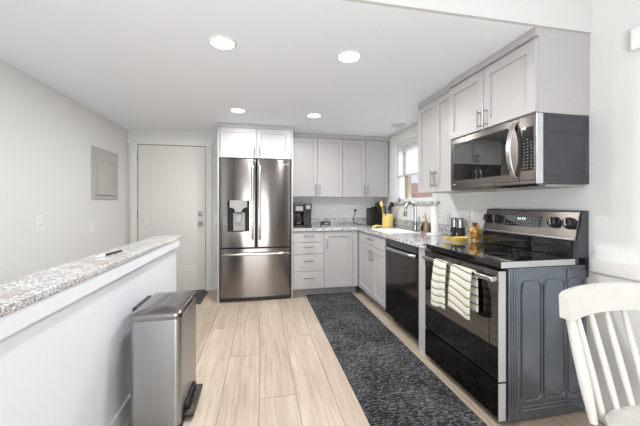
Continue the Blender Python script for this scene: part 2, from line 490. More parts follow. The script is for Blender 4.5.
b.box(-1.735, -1.648, YB - .03, YB, 0, 2.075, .002); b.box(-.763, -.685, YB - .03, YB, 0, 2.075, .002); b.box(-1.77, -.665, YB - .034, YB, 2.05, 2.14, .002)
struct('trim_3', b, M['white_trim'])

# window over the sink
w1 = thing('window_1', (XR + .06, (WY0 + WY1) / 2, WZ0), None, None, kind='structure')
b = B()
b.box(XR + .04, XR + .11, WY0, WY0 + .045, WZ0, WZ1); b.box(XR + .04, XR + .11, WY1 - .045, WY1, WZ0, WZ1)
b.box(XR + .04, XR + .11, WY0, WY1, WZ0, WZ0 + .05); b.box(XR + .04, XR + .11, WY0, WY1, WZ1 - .05, WZ1)
obj('window_frame', b, M['vinyl'], w1)
b = B(); b.box(XR + .045, XR + .095, 3.70, 3.80, WZ0 + .05, WZ1 - .05, .003)
obj('mullion', b, M['taupe'], w1, 'taupe meeting rail of the slider')
b = B(); b.box(XR + .075, XR + .079, WY0 + .045, WY1 - .045, WZ0 + .05, WZ1 - .05)
obj('pane', b, M['pane'], w1)
b = B()
b.box(XR - .02, XR, WY1, WY1 + .095, WZ0, 2.14, .002); b.box(XR - .02, XR, WY0 - .095, WY0, WZ0, 2.14, .002)
b.box(XR - .024, XR, WY0 - .12, WY1 + .12, 2.075, 2.20, .002); b.box(XR - .012, XR, WY0, WY1, WZ1 - .0, 2.075, .002)
struct('trim_4', b, M['white_trim'])
b = B(); b.box(XR - .045, XR + .04, WY0 - .12, WY1 + .12, WZ0 - .03, WZ0, .004)
obj('window_sill', b, M['granite'], None, 'thin grey granite ledge under the window above the sink', 'sill')
t = thing('cellular_shade', (XR + .022, (WY0 + WY1) / 2, 1.61), 'white pleated cellular shade half lowered in the sink window', 'blind')
b = B(); n = 40; z1, z0 = WZ1 - .03, 1.63
pts = []
for i in range(n + 1):
    z = z1 - (z1 - z0) * i / n; pts.append((XR + (.016 if i % 2 else .020), z))
for i in range(n, -1, -1):
    z = z1 - (z1 - z0) * i / n; pts.append((XR + (.026 if i % 2 else .022), z))
tb = bmesh.new()
half = n + 1
lo = [tb.verts.new((p[0], WY0 + .008, p[1])) for p in pts]; hi = [tb.verts.new((p[0], WY1 - .008, p[1])) for p in pts]
m_ = len(pts)
for i in range(m_): tb.faces.new([lo[i], lo[(i + 1) % m_], hi[(i + 1) % m_], hi[i]])
b.merge(tb)
obj('pleated_fabric', b, M['shade'], t, smooth=False)
obj('bottom_rail', B().box(XR + .008, XR + .034, WY0 + .006, WY1 - .006, 1.607, 1.63, .003), M['light_plastic'], t)
obj('head_rail', B().box(XR + .004, XR + .036, WY0 + .004, WY1 - .004, WZ1 - .03, WZ1, .003), M['white_plastic'], t)

# outside the window
obj('lawn', B().box(XR + .2, 40, -20, 40, -.6, -.5), M['grass'], kind='structure')
t = thing('neighbor_house', (16, 24, -.5), 'pale house with a reddish brown roof seen through the sink window', 'house')
b = B(); b.prism([(20, -.5), (28.2, -.5), (28.2, 1.3), (24.1, 2.86), (20, 1.3)], 'x', 12, 20); obj('wall', b, M['siding'], t)
for sgn in (-1, 1):
    b = B(); b.prism([(24.1, 2.88), (24.1 + sgn * 4.7, 1.10), (24.1 + sgn * 4.7, 1.28), (24.1, 3.06)], 'x', 11.7, 20.3); obj('roof', b, M['roof'], t)
# ------------------------------------------------------------ ceiling fixtures
def recessed(x, y, label):
    t = thing('recessed_light', (x, y, ZC), label, 'ceiling light', 'recessed ceiling lights')
    b = B(); b.lathe((x, y, ZC), [(.068, -.001), (.072, -.007), (.085, -.005), (.09, -.0005), (.088, .0), (.068, .0)], 40)
    obj('trim_ring', b, M['white_plastic'], t)
    b = B(); b.lathe((x, y, ZC), [(.0, -.0055), (.05, -.0055), (.068, -.003), (.068, -.001), (0, -.001)], 40)
    obj('lens', b, M['lens'], t, 'glowing white lens')
    d = bpy.data.lights.new('lamp', 'AREA'); d.shape = 'DISK'; d.size = .13; d.energy = 11; d.color = (1, 1, .995)
    o = bpy.data.objects.new('lamp', d); col.objects.link(o); o.parent = t; o.location = (0, 0, -.012)
recessed(-.232, 1.935, 'round lit ceiling light nearest the left wall and camera')
recessed(.591, 1.948, 'round lit ceiling light above the rug, nearest the microwave')
recessed(-.238, 3.303, 'round lit ceiling light just in front of the refrigerator cabinet')
recessed(.595, 3.321, 'round lit ceiling light in front of the back wall cabinets, right of the refrigerator')
t = thing('smoke_detector', (1.70, 3.48, ZC), 'unlit round white ceiling disc near the window head', 'ceiling fixture')
b = B(); b.lathe((1.70, 3.48, ZC), [(0, -.034), (.05, -.033), (.075, -.024), (.088, -.012), (.088, 0), (0, 0)], 32)
obj('cover', b, M['light_plastic'], t)
b = B(); b.lathe((1.70, 3.48, ZC), [(.095, -.008), (.1, -.004), (.1, 0), (.09, 0), (.09, -.008)], 32)
obj('mounting_ring', b, M['white_plastic'], t)

# ------------------------------------------------------------ wall fittings
t = thing('breaker_panel', (XL, 3.88, 1.286), 'framed grey panel door mounted on the left wall', 'electrical panel')
Fm = Matrix(((0, 1, 0, XL), (1, 0, 0, 0), (0, 0, 1, 0), (0, 0, 0, 1)))
b = B(Fm); b.box(3.589, 4.165, 0, .016, 1.286, 1.86, .002)
obj('backing_board', b, M['panel_grey'], t)
b = B(Fm); b.shaker(3.66, 4.075, 1.335, 1.80, .016, .022, .085, .009)
obj('panel_door', b, M['panel_grey'], t)
def plate(name, Mx, u, z, wd, hg, label, cat, kind, group=None):
    c = Mx @ Vector((u, 0, z)); t = thing(name, c, label, cat, group)
    b = B(Mx); b.box(u - wd / 2, u + wd / 2, 0, .006, z - hg / 2, z + hg / 2, .002)
    obj('cover_plate', b, M['white_plastic'], t)
    if kind == 'rocker':
        b = B(Mx); b.box(u - wd * .24, u + wd * .24, .006, .010, z - hg * .29, z + hg * .29, .0015)
        obj('rocker', b, M['white_plastic'], t)
        b = B(Mx); b.box(u - wd * .12, u + wd * .16, .010, .0108, z - hg * .26, z - hg * .2)
        obj('indicator', b, M['grey_plastic'], t)
    if kind == 'outlet':
        for s in (-1, 1):
            b = B(Mx); b.tube([(u, .005, z + s * hg * .19), (u, .009, z + s * hg * .19)], wd * .22, 16)
            obj('receptacle', b, M['light_plastic'], t)
    return t
RW = right_frame(XR); BW = back_frame(YB)
plate('light_switch', Fm, 2.83, 1.085, .078, .118, 'white rocker switch plate on the left wall above the granite bar', 'light switch', 'rocker')
plate('blank_plate', Fm, 3.585, .985, .09, .105, 'small blank white plate on the left wall below the grey panel', 'wall plate', None)
plate('light_switch', BW, -.612, 1.02, .06, .118, 'narrow switch plate between the entry door and the refrigerator', 'light switch', 'rocker')
plate('wall_outlet', BW, 1.455, 1.11, .075, .118, 'outlet with a black plug on the back wall beside the knife block', 'outlet', 'outlet')
plate('wall_outlet', RW, 2.885, 1.11, .075, .118, 'outlet on the window wall behind the paper towels', 'outlet', 'outlet')
plate('wall_outlet', RW, 2.43, 1.135, .078, .118, 'outlet on the right wall behind the chrome mills', 'outlet', 'outlet')
t = thing('power_cord', (1.455, YB - .03, 1.10), 'black plug and cord hanging from the back wall outlet', 'cord')
b = B(); b.box(1.438, 1.472, YB - .035, YB - .0095, 1.115, 1.15, .004); obj('plug', b, M['black'], t)
b = B(); b.tube([(1.455, YB - .03, 1.118), (1.45, YB - .035, 1.07), (1.43, YB - .03, 1.03), (1.415, YB - .028, .98), (1.43, YB - .04, .935), (1.50, YB - .06, .922), (1.55, YB - .1, .92)], .004, 8); obj('cord', b, M['black'], t)
t = thing('wall_chime', (XR, 1.13, 2.02), 'white box mounted high on the right wall at the edge of the picture', 'wall box')
b = B(RW); b.box(1.02, 1.19, 0, .035, 2.025, 2.135, .004); obj('housing', b, M['white_plastic'], t)
# ------------------------------------------------------------ cabinets
def bar_pull(parent, Mx, u, z, length, vertical=True, out=.02):
    b = B(Mx); h = length / 2; r = .0055; o = out + .03
    if vertical:
        b.tube([(u, o, z - h), (u, o, z + h)], r, 10)
        for s in (-1, 1): b.tube([(u, out, z + s * h * .72), (u, o, z + s * h * .72)], .0045, 8)
    else:
        b.tube([(u - h, o, z), (u + h, o, z)], r, 10)
        for s in (-1, 1): b.tube([(u + s * h * .72, out, z), (u + s * h * .72, o, z)], .0045, 8)
    return obj('handle', b, M['nickel'], parent)

def cabinet(name, label, cat, group, Mx, u0, u1, z0, z1, depth, fronts, crown=None, toe=False, hollow=False, mt='cabinet', sides=()):
    """fronts: (kind, u0, u1, z0, z1, handle) ; handle = (u, z, length, vertical)"""
    t = thing(name, Mx @ Vector(((u0 + u1) / 2, -depth / 2, 0 if toe else z0)), label, cat, group)
    b = B(Mx)
    if hollow:
        b.box(u0, u0 + .012, -depth, 0, z0, z1); b.box(u1 - .012, u1, -depth, 0, z0, z1); b.box(u0, u1, -depth, -depth + .01, z0, z1)
        b.box(u0, u1, -depth, 0, z0, z0 + .015); b.box(u0, u1, -.018, 0, z0, z1)
    else: b.box(u0, u1, -depth, 0, z0, z1, .001)
    obj('body', b, M[mt], t)
    if toe:
        b = B(Mx); b.box(u0, u1, -depth, -.075, 0, z0 - .0005); obj('toe_kick', b, M['toe'], t)
    for f in fronts:
        kind, a, c, d, e, hd = f
        b = B(Mx)
        if kind == 'slab':
            b.box(a, c, 0, .02, d, e, .0015); nm = 'drawer'
        elif kind == 'filler':
            b.box(a, c, 0, .0195, d, e, .0015); nm = 'filler'
        elif kind == 'drawer':
            b.shaker(a, c, d, e, 0, .02, .03, .006); nm = 'drawer'
        else:
            b.shaker(a, c, d, e); nm = 'door'
        o = obj(nm, b, M[mt], t)
        if hd: bar_pull(o, Mx, *hd)
    if crown:
        b = B(Mx)
        b.box(crown[0], crown[1], -depth, .020, crown[2], crown[3] - .001, .001)
        obj('crown_moulding', b, M['cabinet'], t)
    for (a, c, d, e, zz0, zz1) in sides:
        b = B(Mx); b.box(a, c, d, e, zz0, zz1, .001); obj('side_panel', b, M['cabinet'], t)
    return t
G1 = 'shaker wall cabinets'; G2 = 'shaker base cabinets'
g = .0022
# over the refrigerator, with side panels to the floor
cabinet('refrigerator_cabinet', 'pale two door cabinet directly above the refrigerator', 'wall cabinet', G1, back_frame(3.86), -.503, .392, 1.81, 2.19, .60,
        [('door', -.487, -.051 - g, 1.812, 2.186, (-.083, 1.90, .13, True)), ('door', -.051 + g, .376, 1.812, 2.186, (-.019, 1.90, .13, True))],
        crown=(-.522, .411, 2.19, ZC), mt='cabinet_white', sides=((-.523, -.505, -.6, .012, 0.0, 2.19), (.394, .412, -.6, .012, 0.0, 2.19)))
# back wall
FB = back_frame(4.20)
cabinet('wall_cabinet', 'grey two door wall cabinet beside the refrigerator, above the coffee maker', 'wall cabinet', G1, FB, .415, 1.172, 1.335, 2.18, .275,
        [('door', .42, .798 - g, 1.337, 2.172, (.770, 1.44, .15, True)), ('door', .798 + g, 1.170, 1.337, 2.172, (.828, 1.44, .15, True))], crown=(.415, 1.17, 2.18, ZC))
cabinet('wall_cabinet', 'grey two door wall cabinet in the back corner beside the window', 'wall cabinet', G1, FB, 1.175, 1.884, 1.335, 2.18, .275,
        [('door', 1.177, 1.523 - g, 1.337, 2.172, (1.494, 1.44, .15, True)), ('door', 1.523 + g, 1.882, 1.337, 2.172, (1.552, 1.44, .15, True))], crown=(1.178, 1.902, 2.18, ZC))
# right wall
FR = right_frame(1.57)
cabinet('wall_cabinet', 'grey two door wall cabinet between the window and the microwave cabinet', 'wall cabinet', G1, FR, 2.2, 2.735, 1.34, 2.185, .335,
        [('door', 2.432 + g, 2.733, 1.342, 2.18, (2.462, 1.46, .15, True)), ('door', 2.202, 2.432 - g, 1.342, 2.18, (2.402, 1.46, .15, True))], crown=(2.2, 2.735, 2.185, ZC))
FM = right_frame(1.545)
cabinet('microwave_cabinet', 'grey two door cabinet directly above the microwave', 'wall cabinet', G1, FM, 1.408, 2.198, 1.756, 2.19, .36,
        [('door', 1.808 + g, 2.196, 1.76, 2.172, (1.838, 1.83, .13, True)), ('door', 1.410, 1.808 - g, 1.76, 2.172, (1.778, 1.83, .13, True))], crown=(1.408, 2.198, 2.19, ZC))
# base units on the back wall
FBB = back_frame(3.892)
zz = [.112, .345, .568, .726, .862]
cabinet('drawer_cabinet', 'grey base unit of four drawers beside the refrigerator', 'base cabinet', G2, FBB, .415, .83, .11, .874, .58,
        [('slab', .418, .828, zz[i] + g, zz[i + 1] - g, (.622, zz[i] + (zz[i + 1] - zz[i]) * .62, .14, False)) for i in range(4)], toe=True)
cabinet('base_cabinet', 'grey single door base unit between the drawers and the corner', 'base cabinet', G2, FBB, .832, 1.30, .11, .874, .58,
        [('door', .835, 1.229, .114, .86, (.862, .70, .13, True)), ('filler', 1.234, 1.303, .112, .874, None)], toe=True)
# right run
FRB = right_frame(1.325)
cabinet('sink_cabinet', 'grey sink base with two doors under one false drawer front', 'base cabinet', G2, FRB, 2.962, 3.865, .11, .874, .575,
        [('slab', 2.966, 3.85, .725, .862, (3.36, .81, .2, False)),
         ('door', 3.338 + g, 3.85, .114, .72, (3.372, .62, .13, True)), ('door', 2.966, 3.338 - g, .114, .72, (3.304, .62, .13, True))], toe=True, hollow=True)
obj('filler_panel', B().box(1.303, 1.88, 2.186, 2.284, 0, .874, .001), M['cabinet'], None, 'narrow grey filler panel between the dishwasher and the range', 'cabinet panel')

# ------------------------------------------------------------ countertop, sink, faucet
SX0, SX1, SY0, SY1 = 1.372, 1.70, 2.985, 3.50
xs = [.415, 1.283, SX0, SX1, 1.904]; ys = [2.176, SY0, SY1, 3.855, 4.476]
def keep(i, j):
    if j == 3: return True
    if i == 0: return False
    return not (i == 2 and j == 1)
t = thing('kitchen_countertop', (1.3, 4.1, .875), 'grey speckled granite worktop running round the corner from refrigerator to range', 'countertop')
obj('slab', B().cells(xs, ys, keep, .877, .915), M['granite'], t, smooth=False)
b = B(); b.box(.415, 1.904, 4.457, 4.478, .9155, 1.02, .002); b.box(1.883, 1.904, 2.18, 4.455, .9155, 1.02, .002)
obj('backsplash', b, M['granite'], t)
# sink: rim and bowl
t = thing('sink', ((SX0 + SX1) / 2, (SY0 + SY1) / 2, .72), 'white rectangular sink basin set into the granite worktop', 'sink')
b = B(); tb = bmesh.new()
def ring(a, z):
    return [tb.verts.new(p) for p in ((SX0 + a, SY0 + a, z), (SX1 - a, SY0 + a, z), (SX1 - a, SY1 - a, z), (SX0 + a, SY1 - a, z))]
R = [ring(.004, .9155), ring(-.016, .9157), ring(-.016, .921), ring(.012, .922), ring(.03, .74), ring(.09, .725)]
for A, D in zip(R, R[1:]):
    for k in range(4): tb.faces.new([A[k], A[(k + 1) % 4], D[(k + 1) % 4], D[k]])
tb.faces.new(R[-1]); b.merge(tb)
obj('basin', b, M['porcelain'], t)
b = B(); b.lathe((1.536, 3.24, .7255), [(0, 0.001), (.03, .001), (.04, .003), (.042, 0)], 20); obj('drain', b, M['chrome'], t)
t = thing('kitchen_faucet', (1.775, 3.19, .915), 'tall chrome gooseneck faucet behind the white sink', 'faucet')
fx, fy = 1.775, 3.19
b = B(); b.lathe((fx, fy, .9155), [(0, 0), (.03, 0), (.03, .006), (.022, .014), (.02, .10), (.014, .115), (0, .115)], 20); obj('base', b, M['chrome'], t)
pts = [(fx, fy, 1.02), (fx, fy, 1.155)]
for k in range(1, 13):
    a = PI * k / 12; pts.append((fx - .055 + .055 * math.cos(a), fy + .012 * (1 - math.cos(a)), 1.165 + .085 * math.sin(a)))
pts.append((fx - .111, fy + .025, 1.14))
b = B(); b.tube(pts, .016, 14); obj('neck', b, M['chrome'], t)
b = B(); b.tube([(fx - .111, fy + .025, 1.15), (fx - .112, fy + .026, 1.135), (fx - .113, fy + .027, 1.085)], [.017, .021, .023], 14); obj('spray_head', b, M['chrome'], t)
b = B(); b.tube([(fx, fy - .01, .985), (fx + .01, fy - .035, .99), (fx + .015, fy - .055, 1.02), (fx + .015, fy - .062, 1.09)], [.011, .010, .007, .006], 10); obj('lever', b, M['chrome'], t)
t = thing('dark_oval', (1.85, 3.12, .915), 'small dark oval leaning on the backsplash beside the faucet', 'scrubber')
mm = Matrix.Translation((1.848, 3.14, .973)) @ Matrix.Rotation(.3, 4, 'Y') @ Matrix.Diagonal((.016, .033, .057, 1))
b = B(mm); tb = bmesh.new(); bmesh.ops.create_uvsphere(tb, u_segments=16, v_segments=10, radius=1); b.merge(tb); obj('oval_body', b, M['black'], t)  # plain dark ellipsoid tilted against the backsplash

# ------------------------------------------------------------ refrigerator
fr = thing('refrigerator', (-.055, 4.15, 0), 'tall stainless french door refrigerator with a water dispenser', 'refrigerator')
obj('body', B().box(-.497, .388, 3.925, 4.46, .03, 1.775, .004), M['grey_plastic'], fr)
def yf(x): return 3.84 + .018 * ((x + .053) / .45) ** 2
def fdoor(x0, x1, z0, z1, rec=None):
    tb = bmesh.new()
    xs = [x0 + (x1 - x0) * k / 20 for k in range(21)]; zs = [z0, z1]
    if rec:
        xs = sorted(set(xs) | {rec[0], rec[1]}); xs = [x for x in xs if x in (rec[0], rec[1]) or min(abs(x - rec[0]), abs(x - rec[1])) > .006]
        zs = [z0, rec[2], rec[3], z1]
    def edge(x):   # round the door's vertical edges
        d = min(x - x0, x1 - x); r = .018
        return 0 if d >= r else r - math.sqrt(max(0, r * r - (r - d) ** 2))
    extra = [x0 + .004, x0 + .01, x1 - .004, x1 - .01]; xs = sorted(xs + extra)
    vf = {}
    for i, x in enumerate(xs):
        for j, z in enumerate(zs): vf[i, j] = tb.verts.new((x, yf(x) + edge(x), z))
    yb = 3.918
    for i in range(len(xs) - 1):
        for j in range(len(zs) - 1):
            if rec and j == 1 and xs[i] >= rec[0] - 1e-6 and xs[i + 1] <= rec[1] + 1e-6: continue
            tb.faces.new([vf[i, j], vf[i + 1, j], vf[i + 1, j + 1], vf[i, j + 1]])
    n = len(xs) - 1; L = len(zs) - 1
    bk = {}
    for (i, j) in [(i, j) for i in range(n + 1) for j in (0, L)] + [(i, j) for i in (0, n) for j in range(L + 1)]:
        if (i, j) not in bk: bk[i, j] = tb.verts.new((xs[i], yb, zs[j]))
    for i in range(n):
        for j in (0, L): tb.faces.new([vf[i, j], vf[i + 1, j], bk[i + 1, j], bk[i, j]])
    for j in range(L):
        for i in (0, n): tb.faces.new([vf[i, j], vf[i, j + 1], bk[i, j + 1], bk[i, j]])
    loop = [bk[i, 0] for i in range(n + 1)] + [bk[n, j] for j in range(1, L + 1)] + [bk[i, L] for i in range(n - 1, -1, -1)] + [bk[0, j] for j in range(L - 1, 0, -1)]
    tb.faces.new(loop)
    if rec:   # the dispenser niche
        i0 = min(range(len(xs)), key=lambda i: abs(xs[i] - rec[0])); i1 = min(range(len(xs)), key=lambda i: abs(xs[i] - rec[1]))
        q = {}
        for i in range(i0, i1 + 1):
            for j in (1, 2): q[i, j] = tb.verts.new((xs[i], 3.905, zs[j]))
        for i in range(i0, i1):
            for j in (1, 2): tb.faces.new([vf[i, j], vf[i + 1, j], q[i + 1, j], q[i, j]])
            tb.faces.new([q[i, 1], q[i + 1, 1], q[i + 1, 2], q[i, 2]])
        for i in (i0, i1): tb.faces.new([vf[i, 1], vf[i, 2], q[i, 2], q[i, 1]])
    b = B(); b.merge(tb); return b
REC = (-.405, -.138, .885, 1.275)
ld = obj('door', fdoor(-.504, -.056, .69, 1.80, REC), M['steel'], fr)
rd = obj('door', fdoor(-.050, .392, .69, 1.80), M['steel'], fr)
dr = obj('freezer_drawer', fdoor(-.504, .392, .058, .668), M['steel'], fr)
obj('gap_trim', B().box(-.498, .386, 3.919, 3.9245, .60, 1.77), M['black'], fr)
def fhandle(par, x):
    b = B(); y = yf(x)
    b.tube([(x, y + .004, .80), (x, y - .03, .792), (x, y - .05, .83), (x, y - .056, 1.0), (x, y - .058, 1.25), (x, y - .056, 1.5), (x, y - .05, 1.675), (x, y - .03, 1.712), (x, y + .004, 1.705)], .0155, 14)
    obj('handle', b, M['handle_steel'], par)
fhandle(ld, -.098); fhandle(rd, -.010)
b = B(); pts = []
for k in range(17):
    x = -.465 + .83 * k / 16; pts.append((x, yf(x) - (.045 if 0 < k < 16 else -.004), .605 - (.012 if k in (0, 16) else 0)))
b.tube(pts, .0155, 14); obj('handle', b, M['handle_steel'], dr)
b = B(); b.box(REC[0] + .001, REC[1] - .001, 3.897, 3.904, REC[2] + .001, REC[3] - .001)
b.box(REC[0] + .001, REC[0] + .006, 3.846, 3.897, REC[2] + .001, REC[3] - .001); b.box(REC[1] - .006, REC[1] - .001, 3.846, 3.897, REC[2] + .001, REC[3] - .001)
b.box(REC[0] + .001, REC[1] - .001, 3.846, 3.897, REC[3] - .006, REC[3] - .001); b.box(REC[0] + .001, REC[1] - .001, 3.846, 3.897, REC[2] + .001, REC[2] + .006)
wd = obj('water_dispenser', b, M['niche_black'], ld, 'dark dispenser niche')
b = B(); b.prism([(-.377, 1.278), (-.165, 1.278), (-.165, 1.19), (-.225, 1.175), (-.232, 1.13), (-.312, 1.13), (-.318, 1.175), (-.377, 1.19)], 'y', 3.838, 3.894, .003); obj('control_panel', b, M['dispenser'], wd, 'light grey control panel')
b = B(); b.box(-.338, -.195, 3.885, 3.894, .893, 1.125, .003); obj('splash_panel', b, M['dispenser'], wd)
b = B(); b.box(-.305, -.235, 3.858, 3.866, 1.0, 1.11, .006); b.box(-.285, -.255, 3.864, 3.886, 1.05, 1.09); obj('paddle', b, M['grey_plastic'], wd)
b = B(); b.box(-.39, -.15, 3.856, 3.893, .888, .896); obj('drip_tray', b, M['black'], wd)
b = B(back_frame(yf(.30))); b.tube([(.305, -.012, 1.742), (.305, .004 - .002, 1.742)], .012, 20); obj('emblem', b, M['mark'], rd, 'small round silver emblem')
b = B(back_frame(yf(.34))); b.box(.335, .352, -.01, .0015, 1.731, 1.753); obj('letter_mark', b, M['mark'], rd)
obj('kick_grille', B().box(-.485, .378, 3.88, 3.925, .012, .056), M['black'], fr, 'black kick grille')
for x in (-.44, .33):
    for y in (3.95, 4.4):
        b = B(); b.lathe((x, y, 0), [(0, 0), (.02, 0), (.02, .034), (0, .034)], 12); obj('foot', b, M['black'], fr)
for x in (-.47, .36):
    obj('hinge_cover', B().box(x - .025, x + .025, 3.925, 3.99, 1.7755, 1.798, .004), M['grey_plastic'], fr)

# ------------------------------------------------------------ dishwasher
dw = thing('dishwasher', (1.6, 2.622, 0), 'dark stainless dishwasher between the sink cabinet and the range', 'dishwasher')
obj('tub', B().box(1.34, 1.86, 2.292, 2.954, .10, .868), M['black'], dw)
FD = right_frame(1.338)
b = B(FD); b.box(2.292, 2.954, 0, .04, .095, .80, .004); dd = obj('door', b, M['steel_deep'], dw)
b = B(FD); b.box(2.292, 2.954, 0, .04, .803, .866, .003); obj('control_strip', b, M['black_gloss'], dw)
b = B(FD); pts = [(2.32 + .60 * k / 12, .038 + (.030 if 0 < k < 12 else 0) + .006 * math.sin(PI * k / 12), .785) for k in range(13)]
b.tube(pts, .016, 12); obj('handle', b, M['handle_steel'], dd, 'brushed steel bar handle')
obj('toe_plate', B().box(1.39, 1.85, 2.295, 2.951, 0.0, .09), M['black'], dw)

# ------------------------------------------------------------ range
rg = thing('range', (1.6, 1.786, 0), 'black stainless electric range with glass cooktop and towels on its door', 'stove')
Y0, Y1 = 1.408, 2.164
b = B(); b.box(1.344, 1.885, Y0 + .002, Y1 - .002, .025, .876, .002)
body = obj('body', b, M['grey_side'], rg, 'blue grey embossed steel side')
b = B()
for k in range(4): b.tube([(1.352 + k * .016, Y0 + .001, .03), (1.352 + k * .016, Y0 + .001, .868)], .007, 10)
obj('flute', b, M['grey_side'], body)
def rrect(x0, x1, z0, z1, r, y):
    p = []
    for cx, cz, a0 in ((x1 - r, z1 - r, 0), (x0 + r, z1 - r, PI / 2), (x0 + r, z0 + r, PI), (x1 - r, z0 + r, 1.5 * PI)):
        for k in range(6):
            a = a0 + PI / 2 * k / 5; p.append((cx + r * math.cos(a), y, cz + r * math.sin(a)))
    return p + [p[0]]
b = B()
for x0, x1 in ((1.435, 1.565), (1.585, 1.73), (1.755, 1.865)): b.tube(rrect(x0, x1, .13, .80, .035, Y0 + .001), .0055, 8, cap=False)
for z in (.075, .095): b.tube([(1.425, Y0 + .002, z), (1.88, Y0 + .002, z)], .004, 6)
b.tube([(1.743, Y0 + .002, .03), (1.743, Y0 + .002, .86)], .004, 6)
obj('embossed_rib', b, M['grey_side'], body)
b = B(); b.box(1.335, 1.345, Y0 + .012, Y1 - .012, .03, .87); obj('door_gap', b, M['black'], rg)
FO = right_frame(1.327)
b = B(FO); b.box(Y0 + .004, Y1 - .004, 0, .038, .252, .862, .004)
od = obj('oven_door', b, M['glass_black'], rg)
b = B(FO); b.box(Y0 + .003, Y1 - .003, .03, .042, .745, .863, .003); obj('top_rail', b, M['steel_dark'], od, 'dark brushed steel rail')
b = B(FO); b.box(Y0 + .075, Y1 - .075, .037, .0405, .33, .70, .001); obj('window', b, M['oven_window'], od)
b = B(FO)
for y in (Y0 + .001,): b.box(y, y + .006, -.003, .041, .252, .862, .001)
obj('edge_strip', b, M['silver_strip'], od, 'pale silver edge strip')
b = B()
b.box(1.240, 1.260, 1.412, 2.130, .805, .832, .006, 3); b.box(1.255, 1.290, 1.42, 1.445, .806, .831, .004); b.box(1.255, 1.290, 2.10, 2.125, .806, .831, .004)
obj('handle', b, M['handle_steel'], od, 'flat brushed steel handle')
b = B(FO); b.box(Y0 + .004, Y1 - .004, 0, .040, .035, .243, .004); sd = obj('storage_drawer', b, M['steel_deep'], rg)
b = B(FO); b.box(Y0 + .001, Y0 + .007, -.003, .041, .036, .242, .001); obj('edge_strip', b, M['silver_strip'], sd, 'pale silver edge strip')
# cooktop
b = B(); b.box(1.298, 1.83, Y0 + .001, Y1 - .001, .879, .916, .004); ct = obj('cooktop', b, M['glass_black'], rg, 'black glass cooktop')
b = B(); b.box(1.300, 1.80, Y0 - .001, Y0 + .003, .880, .913, .001); obj('side_trim', b, M['silver_strip'], ct, 'silver side trim')
for (x, y, r) in ((1.45, 1.60, .105), (1.45, 1.97, .085), (1.68, 1.59, .08), (1.68, 1.96, .10)):
    b = B()
    for rr in (r, r * .62):
        p = [(x + rr * math.cos(2 * PI * k / 40), y + rr * math.sin(2 * PI * k / 40), .9162) for k in range(41)]
        b.tube(p, .0011, 4, cap=False)
    obj('burner_ring', b, M['grey_mark'], ct)
# backguard
b = B(); b.prism([(1.815, .917), (1.826, 1.02), (1.866, 1.192), (1.903, 1.194), (1.903, .80), (1.886, .80), (1.886, .9165)], 'y', Y0 + .002, Y1 - .002, .002)
bgd = obj('backguard', b, M['mw_side'], rg)
nx = Vector((-(1.192 - 1.02), 0, (1.866 - 1.826))); nx.normalize()
def bgm():   # frame on the slanted face: x = along Y, y = outward, z = up the slope
    up = Vector((1.866 - 1.826, 0, 1.192 - 1.02)).normalized(); out = Vector((-up.z, 0, up.x))
    o = Vector((1.826, 0, 1.02))
    return Matrix(((0, out.x, up.x, o.x), (1, 0, 0, 0), (0, out.z, up.z, o.z), (0, 0, 0, 1)))
FG = bgm()
b = B(FG); b.box(Y0 + .012, Y1 - .006, 0.0, .012, 0.0, .168, .003); fp = obj('control_panel', b, M['steel_dark'], bgd, 'dark brushed control fascia')
b = B(FG); b.box(Y0 + .012, Y1 - .006, .002, .016, -.006, .006, .002); obj('lip', b, M['nickel'], bgd)
b = B(); b.box(1.806, 1.818, Y0 + .03, Y1 - .02, .918, 1.012, .002); obj('vent_glass', b, M['glass_black'], bgd)
b = B(FG); b.box(1.655, 1.945, .012, .0145, .055, .135, .001); ds = obj('display', b, M['glass_black'], fp, 'black touch display')
b = B(FG)
for k in range(4): b.box(1.775 + k * .017 + (.004 if k > 1 else 0), 1.785 + k * .017 + (.004 if k > 1 else 0), .0145, .015, .102, .118)
obj('clock_digits', b, M['display'], ds)
b = B(FG)
for r in range(3):
    for k in range(10):
        if k in (4, 5, 6) and r == 2: continue
        b.box(1.675 + k * .026, 1.688 + k * .026, .0145, .0149, .066 + r * .022, .0705 + r * .022)
obj('touch_mark', b, M['mark'], ds)
for y in (2.118, 2.022, 1.562, 1.466):
    b = B(FG @ Matrix.Translation((y, 0, .097)) @ Matrix.Rotation(-PI / 2, 4, 'X'))
    b.lathe((0, 0, 0), [(0, .012), (.036, .012), (.036, .018), (.030, .020), (.029, .042), (.026, .045), (0, .045)], 28)
    kb = obj('knob', b, M['black'], fp)
    b = B(FG @ Matrix.Translation((y, 0, .097)) @ Matrix.Rotation(.35, 4, 'Y')); b.box(-.0075, .0075, .043, .055, -.026, .026, .003)
    obj('grip', b, M['steel_dark'], kb)
for y in (Y0 + .05, Y1 - .05):
    for x in (1.40, 1.83):
        b = B(); b.lathe((x, y, 0), [(0, 0), (.018, 0), (.018, .03), (0, .03)], 12); obj('foot', b, M['black'], rg)

